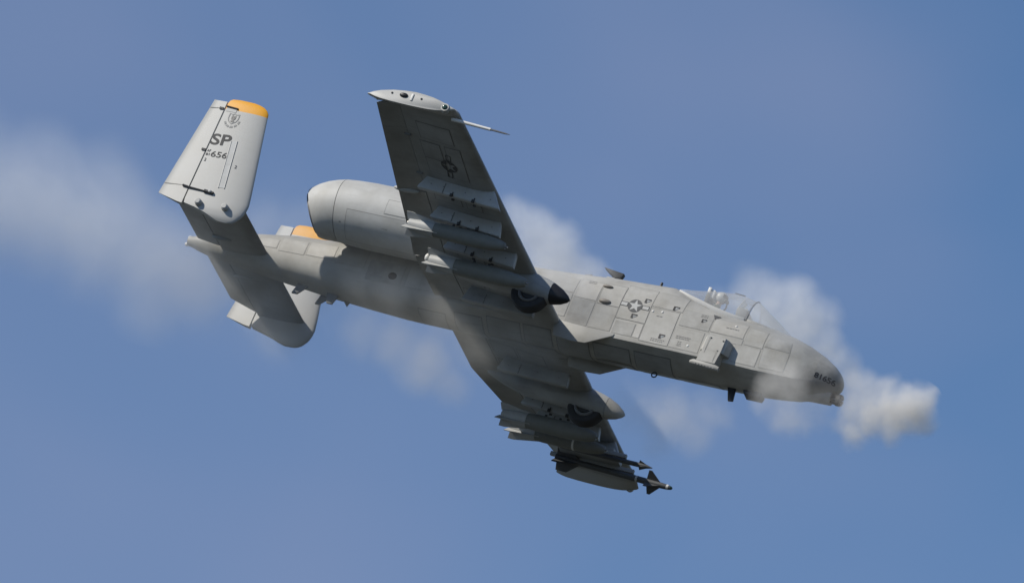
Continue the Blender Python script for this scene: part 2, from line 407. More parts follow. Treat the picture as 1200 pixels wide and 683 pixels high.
# small scoops: a dark mouth beside a pale lip
for (x, z) in ((-4.93, 1.02), (-5.10, .58), (-4.30, .24), (-4.23, .99), (-3.50, .84)):
    k = .7 if z == .84 else .85
    m = MB()
    P = lambda a, b, o: fus_p(x + a * k, z + b * k, o)
    Q = lambda a0, a1, b0, b1, o, mi: m.add([P(a0, b0, o), P(a1, b0, o), P(a1, b1, o), P(a0, b1, o)], [(0, 1, 2, 3)], mi)
    Q(-.08, -.012, -.065, .065, .012, 0); Q(-.012, .085, .018, .065, .012, 0)
    m.add([P(-.015, -.045, .012), P(.02, -.02, .012), P(.085, .02, .014), P(-.015, .02, .03)], [(0, 1, 2, 3)], 1)
    m.build('vent_scoop', [BLACK, WHITE], fuselage, smooth=0)
for (x, z, l, h) in ((-5.97, 1.18, .13, .045), (-5.88, .78, .15, .062)):
    p = fus_p(x, z, 0); MB().ellipsoid(p, (l, .06, h)).build('blister', BROWN, fuselage)
for (x, z) in ((-4.72, .80), (-4.5, .83), (-3.64, .16), (-2.75, .9)):
    p = fus_p(x, z, 0); MB().ellipsoid(p, (.03, .02, .03)).build('fastener', WHITE, fuselage)
p = fus_p(-10.95, .3, .0); MB().ellipsoid(p, (.11, .03, .09)).build('vent', BLACK, fuselage)
# spine: blade aerial, short post
m = MB(); m.loft([[(-6.45, -.05, 1.54), (-6.0, -.05, 1.58), (-6.0, .05, 1.58), (-6.45, .05, 1.54)],
                  [(-6.35, -.05, 1.72), (-6.02, -.05, 1.72), (-6.02, .05, 1.72), (-6.35, .05, 1.72)]])
m.build('aerial_base', PANEL, fuselage, bevel=.02)
m = MB(); m.prism([(-6.16, 1.70), (-6.02, 1.72), (-5.98, 1.86), (-6.50, 1.92), (-6.42, 1.86)], 1, 0, .13); m.build('blade_aerial', DARK, fuselage, bevel=.02)
MB().tube([(-4.98, -.22, 1.55), (-4.98, -.22, 1.76)], .032, 8).build('aerial_post', BLACK, fuselage)
MB().tube([(-6.75, -.25, 1.5), (-6.6, -.25, 1.56)], [.05, .02], 8).build('spine_fairing', PANEL, fuselage)
# belly aerials and ring
def blade(poly, y, th, m=DARK): MB().prism(poly, 1, y, th).build('belly_aerial', m, fuselage, bevel=.012)
blade([(-2.70, -.25), (-2.50, -.25), (-2.46, -.56), (-2.58, -.58)], .05, .06, BLACK)
blade([(-2.30, -.27), (-1.85, -.25), (-1.88, -.36), (-2.26, -.36)], .1, .3)
blade([(-12.62, -.1), (-12.26, -.12), (-12.36, -.42), (-12.50, -.42)], 0, .05, RIM)
blade([(-12.30, -.1), (-12.05, -.12), (-12.1, -.30)], .22, .05, RIM)
blade([(-13.32, -.05), (-13.0, -.05), (-13.26, -.36), (-13.40, -.36)], 0, .05, RIM)
blade([(-12.82, -.05), (-12.5, -.05), (-12.8, -.36), (-12.9, -.36)], .3, .05, RIM)
m = MB(); pts = [(-4.45 + .06 * math.cos(a), .05, -.35 + .06 * math.sin(a)) for a in np.linspace(0, 2 * math.pi, 13)]
for i in range(12): m.tube([pts[i], pts[i + 1]], .016, 6)
m.build('tie_down_ring', BLACK, fuselage)
# tail cone lights
m = MB(); m.tube([(-16.18, 0, .345), (-16.27, 0, .345)], [.13, .11], 14); m.build('tail_cone_cap', PANEL, fuselage)
for dz, dy in ((.10, .03), (-.09, .0)):
    MB().ellipsoid((-16.28, dy, .345 + dz), (.06, .045, .045)).build('tail_light', WHITE, fuselage)
# ventral strakes in front of the wing
for sgn, lab in ((-1, None), (1, None)):
    m = MB(); m.prism([(-5.37, .05), (-5.39, -.01), (-5.96, -.32), (-6.30, -.34), (-6.75, -.30), (-6.85, .1)], 1, sgn * .715, .05)
    m.build('fuselage_strake', PAINT, fuselage, bevel=.01)

# gun ------------------------------------------------------------------------
m = MB(); m.tube([(-2.1, 0, .06), (-1.2, 0, -.01), (-.62, 0, -.0), (-.28, 0, 0)], [.12, .18, .165, .155], 20)
m.build('gun_fairing', PAINT, jet)
gun = MB().tube([(-.5, 0, 0), (-.12, 0, 0)], .07, 14).build('rotary_gun', HOT, jet)
for k in range(7):
    a = 2 * math.pi * k / 7; y, z = .088 * math.cos(a), .088 * math.sin(a)
    MB().tube([(-.5, y, z), (-0.03, y, z)], .027, 10).build('gun_barrel', HOT, gun)
m = MB(); m.loft([[(x, r * math.cos(t), r * math.sin(t)) for t in np.linspace(0, 2 * math.pi, 20, endpoint=False)] for x, r in ((-.16, .11), (-.16, .135), (-.07, .135), (-.07, .11))], False, False)
m.build('barrel_clamp', HOT, gun)

# laser pylon under the starboard cheek ----------------------------------------
lp = MB()
lp.loft([[(x, y, z) for x, y in ((x0, -.64), (x0, yo), (x1, yo), (x1, -.64))] for x0, x1, yo, z in ((-3.20, -2.76, -.93, .44), (-3.20, -2.76, -.945, .08), (-3.24, -2.79, -.965, -.25))])
lp = lp.build('pod_pylon', PANEL, jet, bevel=.006, smooth=20, label='short boxy slab pylon on the starboard side of the nose')
m = MB(); m.loft([[(-3.30, -.70, .10), (-3.30, -.80, .10), (-3.20, -.938, .07), (-3.20, -.70, .07)], [(-3.28, -.70, .43), (-3.28, -.78, .43), (-3.19, -.922, .46), (-3.19, -.70, .46)]]); m.build('pylon_fairing', PANEL, lp, bevel=.01, smooth=20)
m = MB(); m.loft([[(-2.77, -.70, .06), (-2.77, -.938, .06), (-2.70, -.90, .06), (-2.63, -.74, .08), (-2.63, -.66, .08)], [(-2.77, -.70, .44), (-2.77, -.922, .44), (-2.70, -.88, .43), (-2.63, -.74, .41), (-2.63, -.66, .41)]]); m.build('pylon_fairing', PANEL, lp, bevel=.01, smooth=20)
for x0_, x1_, z_, h_ in ((-3.13, -3.12, .08, .62), (-2.86, -2.852, -.06, .34)):
    m = MB(); m.add([(x0_, -.951 - (.0 if h_ > .5 else .012), z_ - h_ / 2), (x1_, -.951 - (.0 if h_ > .5 else .012), z_ - h_ / 2), (x1_, -.951 - (.0 if h_ > .5 else .012), z_ + h_ / 2), (x0_, -.951 - (.0 if h_ > .5 else .012), z_ + h_ / 2)], [(0, 1, 2, 3)]); m.build('panel_seam', SEAM, lp, smooth=0)
MB().box((-3.015, -.955, -.235), (.45, .03, .012)).build('panel_seam', SEAM, lp, smooth=0)
m = MB(); m.tube([(-3.37, -.93, -.29), (-3.30, -.93, -.285), (-2.76, -.93, -.32), (-2.66, -.93, -.335)], [.035, .07, .07, .055], 14); m.build('pod_rail', PANEL, lp)
for k in range(7): MB().box((-3.22 + k * .075, -.985, -.335 - k * .004), (.03, .02, .03)).build('rail_notch', RIM, lp, smooth=0)
for (x, z) in ((-2.80, .36), (-3.10, .38), (-2.84, .10)): MB().ellipsoid((x, -.94, z), (.02, .012, .02)).build('bolt', SEAM, lp)

# canopy ------------------------------------------------------------------------
def ell(x, a, zs, top, n=25, p=2.0):
    return [(x, a * math.copysign(abs(math.cos(t)) ** (2 / p), math.cos(t)), zs + (top - zs) * abs(math.sin(t)) ** (2 / p)) for t in np.linspace(math.pi, 0, n)]
CST = [(-2.72, .45, 1.20, 1.87), (-2.95, .46, 1.22, 1.93), (-3.25, .47, 1.26, 1.96), (-3.55, .47, 1.32, 1.93), (-3.85, .46, 1.40, 1.87), (-4.15, .43, 1.48, 1.80), (-4.45, .38, 1.58, 1.745)]
m = MB(); m.loft([ell(*c) for c in CST], False, False, closed=False); canopy = m.build('canopy', GLASS, jet, smooth=80)
WST = [(-2.66, .45, 1.20, 1.87), (-2.35, .43, 1.17, 1.67), (-2.0, .37, 1.12, 1.45), (-1.72, .27, 1.08, 1.26), (-1.62, .16, 1.08, 1.19)]
m = MB(); m.loft([ell(*c) for c in WST], False, False, closed=False); wind = m.build('windscreen', WGLASS, jet, smooth=80)
def rail(name, pts, r, parent, mm=PAINT):
    m = MB()
    for a, b in zip(pts[:-1], pts[1:]): m.tube([a, b], r, 8)
    return m.build(name, mm, parent)
rail('canopy_bow', ell(-2.69, .455, 1.2, 1.88, 17), .015, canopy, FAINT)
for sgn in (-1, 1):
    m = MB(); rr = []
    for (x, a, zs, t) in CST:
        rr.append([(x, sgn * (a + .02), zs - .07), (x, sgn * (a + .03), zs + .035), (x, sgn * (a - .03), zs + .05), (x, sgn * (a - .04), zs - .07)])
    m.loft(rr); m.build('canopy_sill', STARP, canopy, bevel=.008)
    m = MB(); rr = []
    for (x, a, zs, t) in WST:
        rr.append([(x, sgn * (a + .02), zs - .06), (x, sgn * (a + .025), zs + .03), (x, sgn * (a - .02), zs + .04), (x, sgn * (a - .03), zs - .06)])
    m.loft(rr); m.build('windscreen_sill', PAINT, wind, bevel=.008)
rail('canopy_handle', [(-3.05, -.1, 1.94), (-3.3, -.1, 1.955)], .012, canopy, DARK)
# ejection seat
seat = MB().box((-3.86, 0, 1.30), (.10, .40, .95)).build('ejection_seat', SEATM, jet, bevel=.03)
MB().box((-3.60, 0, .88), (.5, .42, .14)).build('seat_cushion', SEATM, seat, bevel=.03)
m = MB(); m.box((-3.80, 0, 1.80), (.13, .30, .22)); m.build('headrest', WHITE, seat, bevel=.03)
for sgn in (-1, 1): MB().box((-3.87, sgn * .17, 1.86), (.07, .05, .14)).build('canopy_breaker', WHITE, seat, bevel=.01)
# instrument coaming and head-up display
m = MB(); m.prism([(-3.02, 1.20), (-2.72, 1.16), (-2.72, 1.46), (-2.95, 1.58), (-3.06, 1.52)], 1, 0, .62); coam = m.build('instrument_panel', FAINT, jet, bevel=.03)
m = MB(); m.box((-3.00, 0, 1.60), (.22, .20, .12)); m.build('display_unit', HELM, coam, bevel=.02)
m = MB(); m.prism([(-3.12, 1.62), (-3.10, 1.62), (-3.02, 1.84), (-3.04, 1.84)], 1, 0, .2); m.build('display_glass', GLASS, coam, smooth=0)
for sgn in (-1, 1): rail('display_post', [(-3.11, sgn * .11, 1.60), (-3.03, sgn * .11, 1.85)], .014, coam, HELM)

# pilot ---------------------------------------------------------------------------
pilot = thing('person', 'seated pilot in a pale helmet and dark oxygen mask inside the cockpit', 'person', at(-3.6, 0, .95))
def skin_body():
    J = {}; E_ = []; P = []; RD = []
    def j(n, p, r, par=None):
        J[n] = len(P); P.append(p); RD.append(r)
        if par: E_.append((J[par], J[n]))
    j('pelvis', (0, 0, .05), (.16, .13)); j('belly', (-.04, 0, .22), (.15, .12), 'pelvis'); j('chest', (-.06, 0, .42), (.17, .14), 'belly')
    j('neckb', (-.06, 0, .54), (.10, .09), 'chest'); j('neck', (-.04, 0, .68), (.06, .06), 'neckb'); j('head', (0, 0, .80), (.085, .095), 'neck'); j('crown', (.0, 0, .90), (.08, .09), 'head')
    for s, n in ((-1, 'r'), (1, 'l')):
        j('sh' + n, (-.06, s * .20, .52), (.075, .075), 'neckb'); j('el' + n, (.10, s * .27, .27), (.052, .052), 'sh' + n)
        j('wr' + n, (.34, s * .20, .24), (.034, .034), 'el' + n); j('pa' + n, (.42, s * .19, .25), (.036, .022), 'wr' + n)
        for q in range(4):
            y = s * (.165 + .018 * q); j(f'f{q}{n}', (.47, y, .26), (.009, .009), 'pa' + n); j(f'g{q}{n}', (.50 + .006 * (q % 2), y, .235), (.008, .008), f'f{q}{n}'); j(f'h{q}{n}', (.485, y, .21), (.008, .008), f'g{q}{n}')
        j('t' + n, (.42, s * .150, .24), (.010, .010), 'pa' + n); j('u' + n, (.46, s * .145, .225), (.009, .009), 't' + n)
        j('hi' + n, (.04, s * .10, .02), (.10, .10), 'pelvis'); j('kn' + n, (.45, s * .15, .10), (.068, .068), 'hi' + n)
        j('an' + n, (.62, s * .14, -.22), (.045, .045), 'kn' + n); j('to' + n, (.80, s * .14, -.25), (.04, .035), 'an' + n)
    me = bpy.data.meshes.new('body'); me.from_pydata(P, E_, []); me.update()
    o = bpy.data.objects.new('body', me); COL.objects.link(o)
    o.modifiers.new('skin', 'SKIN'); sm = o.modifiers.new('sub', 'SUBSURF'); sm.levels = 1; sm.render_levels = 1
    for i, d in enumerate(me.skin_vertices[0].data): d.radius = RD[i]; d.use_root = (i == 0)
    dg = bpy.context.evaluated_depsgraph_get(); me2 = bpy.data.meshes.new_from_object(o.evaluated_get(dg))
    o.modifiers.clear(); o.data = me2; me2.materials.clear(); me2.materials.append(SUIT); me2.materials.append(SKIN)
    for p in me2.polygons:
        p.use_smooth = True
        p.material_index = 1 if p.center.z > .66 else 0
    o.parent = pilot
    return o
skin_body()
hel = MB().ellipsoid((-.01, 0, .86), (.145, .135, .14), 18, 12).build('helmet', HELM, pilot)
m = MB()
rg = []
for t in np.linspace(-1.1, 1.1, 9):
    rg.append([(-.01 + .152 * math.cos(t) * k, .143 * math.sin(t), z) for z, k in ((.92, .98), (.88, 1.03), (.84, 1.0))])
m.loft(rg, False, False, closed=False); m.build('visor', BLACK, hel)
m = MB(); m.tube([(.09, 0, .81), (.16, 0, .79), (.19, 0, .765)], [.05, .045, .03], 10); m.build('oxygen_mask', DARK, hel)
m = MB(); m.tube([(.17, 0, .76), (.16, .04, .66), (.08, .10, .55)], .018, 8); m.build('oxygen_hose', DARK, hel)
m = MB()
for s in (-1, 1): m.tube([(.085, s * .09, .56), (.10, s * .08, .42), (.10, s * .06, .25)], .022, 6)
m.build('harness', WHITE, pilot)

# ------------------------------------------------------------------ wings
TAN7 = .123
def le(y): return -6.72 - .112 * max(0, y - 2.6)
def te(y): return -9.75 + .07 * max(0, y - 2.6)
def zd(y): return TAN7 * max(0, y - 2.6)
def airfoil(t, T, mcam=.05, p=.65):
    yc = mcam / p ** 2 * (2 * p * t - t * t) if t < p else mcam / (1 - p) ** 2 * ((1 - 2 * p) + 2 * p * t - t * t)
    yt = 5 * T * (.2969 * math.sqrt(max(t, 0)) - .126 * t - .3516 * t * t + .2843 * t ** 3 - .1036 * t ** 4)
    return yc, yt
def wp(y, t, up):
    c = le(y) - te(y); T = .16 - .03 * min(1, y / 8.5)
    yc, yt = airfoil(t, T)
    return (le(y) - t * c, zd(y) + .05 * (1 - t) + c * (yc + (yt if up else -yt)))
TS0 = [0, .008, .025, .06, .11, .18, .27, .37, .48, .59, .67, .735]
def wring(y, sgn, ts):
    r = [(wp(y, t, True)[0], sgn * y, wp(y, t, True)[1]) for t in ts[::-1]]
    return r + [(wp(y, t, False)[0], sgn * y, wp(y, t, False)[1]) for t in (ts[1:] if ts[0] == 0 else ts)]
def surf_low(y, x):
    c = le(y) - te(y); return wp(y, min(1, max(0.0, (le(y) - x) / c)), False)[1]
def flap(name, sgn, y0, y1, defl, parent, t0=.742, n=8, mm=WINGP, label=None):
    ts = [t0, t0 + .02, .8, .87, .94, 1.0]; rr = []
    for k in range(n + 1):
        y = y0 + (y1 - y0) * k / n; ring = wring(y, sgn, ts)
        hx = wp(y, t0, True)[0]; hz = (wp(y, t0, True)[1] + wp(y, t0, False)[1]) / 2
        c, s = math.cos(defl), math.sin(defl)
        rr.append([(hx + c * (p[0] - hx) - s * (p[2] - hz) * -1 * -1, p[1], hz + s * (p[0] - hx) + c * (p[2] - hz)) for p in ring])
    m = MB(); m.loft(rr); return m.build(name, mm, parent, label=label)
wings = {}
for sgn, nm in ((-1, 'starboard'), (1, 'port')):
    ys = [.35, 1.0, 1.8, 2.4, 2.6, 2.8, 3.4, 4.2, 5.2, 6.2, 7.2, 8.0, 8.39]
    m = MB(); m.loft([wring(y, sgn, TS0) for y in ys])
    wg = m.build('wing', WINGP, jet); wings[sgn] = wg
    flap('flap', sgn, .78, 2.60, R(0), wg); flap('flap', sgn, 2.62, 5.14, R(0), wg)
    # positive rotation about y moves the trailing edge up when the nose-side is fixed
    flap('aileron', sgn, 5.19, 8.385, R(-16) if sgn > 0 else R(5), wg)
    # outer tip with drooped cap
    TF = TS0 + [.8, .87, .94, 1.0]
    CX = [-9.46, -9.27, -8.9, -8.46, -8.0, -7.70, -7.56, -7.45, -7.38]
    CB = [.655, .60, .575, .56, .56, .59, .625, .665, .70]; CT = [.665, .78, .875, .93, .90, .83, .785, .745, .715]
    base = wring(8.42, sgn, TF); nu = len(TF); rr = [wring(8.395, sgn, TF), base]
    def capring(y, k, sc):
        q = []
        for i, pnt in enumerate(base):
            t = TF[::-1][i] if i < nu else TF[i - nu + 1]
            xe = -7.38 - t * 2.08; c_ = -8.42; xe2 = c_ + (xe - c_) * sc
            zb_, zt_ = interp(-xe, [-v_ for v_ in CX[::-1]], CB[::-1]), interp(-xe, [-v_ for v_ in CX[::-1]], CT[::-1])
            mid = (zb_ + zt_) / 2; ze = zt_ if i < nu else zb_; ze = mid + (ze - mid) * sc
            q.append((pnt[0] + (xe2 - pnt[0]) * k, sgn * y, pnt[2] + (ze - pnt[2]) * k))
        return q
    rr += [capring(8.52, .35, 1), capring(8.62, .75, 1), capring(8.70, .97, 1), capring(8.735, 1.0, .985), capring(8.755, 1, .93)]
    m = MB(); m.loft(rr); tip = m.build('wing_tip', FINP, wg, smooth=45)
    def capz(x): return surf_low(8.42, x) + .12
    m = MB(); yy = 8.69
    m.tube([(-7.60, sgn * 8.70, .69), (-7.60, sgn * 8.79, .69)], [.11, .09], 16); m.build('light_housing', FINP, tip)
    m = MB(); m.ellipsoid((-7.60, sgn * 8.79, .69), (.065, .03, .06)); m.build('navigation_light', LENS, tip)
    MB().ellipsoid((-8.62, sgn * 8.76, .78), (.10, .04, .055)).build('position_light', BLACK, tip)
    MB().box((-8.42, sgn * 8.75, .77), (.05, .05, .17)).build('light_frame', WHITE, tip, bevel=.01)
    for x in (-8.9, -8.2): MB().ellipsoid((x, sgn * 8.755, .78), (.025, .02, .025)).build('vent_hole', BLACK, tip)
    # inboard slat
    m = MB(); rr = []
    for k in range(7):
        y = .85 + (2.3 - .85) * k / 6
        rr.append([(p[0] + .02, p[1], p[2] - .015) for p in wring(y, sgn, [0, .01, .03, .07, .12])])
    m.loft(rr); m.build('slat', WINGP, wg)
    # skin panels of the underside, proud by a few millimetres
    for (x0, x1, y0, y1) in ((-8.2, -7.5, .95, 1.45), (-8.9, -8.25, .95, 1.45), (-8.9, -8.2, 1.8, 2.3), (-8.1, -7.5, 1.8, 2.3), (-8.6, -7.9, 2.95, 3.35), (-8.6, -7.7, 3.85, 4.45),
                             (-8.7, -8.0, 5.0, 5.5), (-7.9, -7.5, 5.0, 5.5), (-8.6, -8.1, 6.05, 6.6), (-8.6, -8.1, 6.65, 7.2), (-8.0, -7.6, 6.05, 7.2), (-8.55, -7.7, 7.3, 7.9)):
        pm = MB()
        for e, o_, mi in ((0, .003, 1), (.018, .007, 0)):
            vs = []; k = 4
            for i in range(k + 1):
                for jx in range(k + 1):
                    y = (y0 + e) + (y1 - y0 - 2 * e) * i / k; x = (x0 + e) + (x1 - x0 - 2 * e) * jx / k
                    vs.append((x, sgn * y, surf_low(y, x) - o_))
            pm.add(vs, [(i * 5 + jx, (i + 1) * 5 + jx, (i + 1) * 5 + jx + 1, i * 5 + jx + 1) for i in range(4) for jx in range(4)], mi)
        pm.build('skin_panel', [WINGP, WSEAM], wg, smooth=30)
    # aileron balance fittings and flap guide
    for y, x in ((5.165, -9.35),):
        z = surf_low(y, x); MB().ellipsoid((x, sgn * y, z - .03), (.32 if y > 3 else .4, .06, .07)).build('flap_guide', FINP if y > 3 else WINGP, wg)
    for y in (5.9, 7.3):
        x = wp(y, .74, False)[0]; z = surf_low(y, x); MB().box((x, sgn * y, z - .015), (.16, .035, .05)).build('aileron_hinge', WSEAM, wg, bevel=.01)
# pitot probe
m = MB(); m.tube([(-7.5, -8.42, .62), (-6.55, -8.44, .565)], [.04, .032], 10); pit = m.build('pitot_probe', WHITE, jet)
MB().tube([(-6.55, -8.44, .565), (-6.2, -8.45, .54), (-6.08, -8.45, .535)], [.024, .02, .006], 8).build('probe_tip', METAL, pit)
# star under the starboard wing
def under(sgn, o): return lambda x, y: Vector((x, y, surf_low(abs(y), x) - o))
insignia(-8.02, -6.48, .20, under(-1, .012), wings[-1], outline_only=True, rot=R(90 + 8), dark=MARK)

# landing gear pods with half buried wheels
for sgn in (-1, 1):
    st = [(-5.84, -.285, .02, .02), (-5.90, -.275, .075, .08), (-6.05, -.25, .155, .165), (-6.27, -.22, .225, .235)]
    st2 = [(-6.28, -.22, .228, .238), (-6.45, -.20, .255, .27), (-6.8, -.14, .275, .29), (-7.4, -.10, .28, .29), (-8.3, -.08, .25, .26), (-8.9, -.0, .17, .18), (-9.35, .05, .06, .06)]
    def ring(x, z, a, b, n=28): return [(x, sgn * 2.66 + a * math.copysign(abs(math.cos(t)) ** .8, math.cos(t)), z + b * math.copysign(abs(math.sin(t)) ** .8, math.sin(t))) for t in np.linspace(0, 2 * math.pi, n, endpoint=False)]
    m = MB(); m.loft([ring(*s) for s in st2]); pod = m.build('gear_pod', WINGP, jet)
    m = MB(); m.loft([ring(*s) for s in st]); m.build('nose_cap', BLACK if sgn < 0 else PAINT, pod, label='black pointed nose cap of the starboard gear pod' if sgn < 0 else None)
    wc = Vector((-6.76, sgn * 2.66, -.345 if sgn < 0 else -.335))
    def tor(prof, n=40): return [[(wc.x + r * math.cos(t), wc.y + y, wc.z + r * math.sin(t)) for y, r in prof] for t in np.linspace(0, 2 * math.pi, n, endpoint=True)]
    m = MB(); m.loft(tor([(-.15, .27), (-.165, .34), (-.15, .40), (-.10, .43), (0, .44), (.10, .43), (.15, .40), (.165, .34), (.15, .27), (0, .26)]), False, False); tyre = m.build('tyre', RUBBER, pod)
    m = MB(); m.loft(tor([(-.172, .20), (-.178, .235), (-.155, .26), (0, .27), (.155, .26), (.178, .235), (.172, .20), (.10, .18), (.10, .03), (-.10, .03), (-.10, .18)]), False, False); m.build('wheel_rim', RIM, pod)
    m = MB(); m.tube([wc + Vector((0, -.14, 0)), wc + Vector((0, .14, 0))], .17, 18); m.build('wheel_hub', DARK, pod)

# pylons ---------------------------------------------------------------------------
def pylon(sgn, y, xa, za, xf, zf, tr, tf, th=.15, seam=None, mm=PYL, label=None):
    """xa, za lower aft corner; xf, zf lower fore corner; tr, tf where the upper edge starts and ends"""
    P = [(xa, za), (xf, zf), (tf, surf_low(abs(y) if abs(y) > .8 else .8, tf) + .06)]
    for k in range(1, 8):
        x = tf + (tr - tf) * k / 8; P.append((x, surf_low(abs(y) if abs(y) > .8 else .8, x) + .05))
    P.append((tr, surf_low(abs(y) if abs(y) > .8 else .8, tr) + .04))
    m = MB(); m.prism(P, 1, sgn * y, th); o = m.build('weapon_pylon', mm, jet, bevel=.03, label=label, smooth=50)
    L = xf - xa; ys = sgn * y
    for fr in ((.42, .68) if mm is PYL else ()):
        x = xa + L * fr; z = za + (zf - za) * fr
        for s2 in (-1, 1):
            m = MB(); m.box((x, ys + s2 * (th / 2 + .012), z + .01), (.06, .045, .07)); m.box((x + .015, ys + s2 * (th / 2 + .006), z + .06), (.022, .02, .06)); m.build('sway_brace', DARK, o, smooth=0)
    for fr in (.15, .3, .56, .86):
        x = xa + L * fr; z = za + (zf - za) * fr + .16 + .02 * (fr - .5)
        MB().box((x, ys - th / 2 - .001, z), (.025, .006, .02)).build('fastener', SEAM, o, smooth=0)
    x = xa + L * (.31 if seam is None else seam)
    z = za + (zf - za) * .31
    MB().box((x, ys - th / 2 - .001, z + .13), (.02, .006, .24)).build('panel_seam', SEAM, o, smooth=0)
    return o
for sgn in (-1, 1):
    pylon(sgn, 5.75, -8.87, .13, -6.82, -.0, -8.72, -7.12)
    pylon(sgn, 4.70, -8.80, -.01, -7.05, -.14, -8.66, -7.15)
    pylon(sgn, 3.60, -8.72, -.15, -6.95, -.28, -8.58, -7.0)
    pylon(sgn, 1.62, -8.72, -.36, -6.95, -.42, -8.6, -7.0, mm=WINGP)

# ------------------------------------------------------------------ tail
def fin_lim(z):
    zs = [-.37, -.34, -.30, -.24, -.17, -.08, .02, .18, 2.36, 2.48, 2.56, 2.62, 2.66, 2.68]
    L = interp(z, zs, [-14.16, -14.06, -14.0, -13.95, -13.90, -13.86, -13.84, -13.83, -14.26, -14.28, -14.34, -14.43, -14.56, -14.70])
    H = interp(z, [-.37, -.34, -.30, -.24, -.17, -.11, 0, 2.6, 2.66, 2.68], [-14.40, -14.50, -14.62, -14.78, -15.05, -15.33, -15.35, -15.30, -15.22, -15.05])
    Tz = interp(z, [-.4, .02, 2.58, 2.7], [-16.14, -16.04, -15.66, -15.64])
    return L, H, Tz
def fin_h(x, z):
    L, H, Tz = fin_lim(min(max(z, -.36), 2.67)); c = L - Tz
    _, yt = airfoil(min(1, max(0, (L - x) / c)), .10, 0.0001, .5)
    k = interp(z, [-.37, -.30, -.15, 2.5, 2.62, 2.68], [.45, .8, 1, 1, .75, .4])
    return max(.008, yt * c * k)
def fin_ring(z, x0, x1, yc, n=16):
    xs = [x0 + (x1 - x0) * (1 - math.cos(math.pi * i / n)) / 2 for i in range(n + 1)]
    return [(x, yc - fin_h(x, z), z) for x in xs] + [(x, yc + fin_h(x, z), z) for x in xs[::-1]]
FY = 2.87
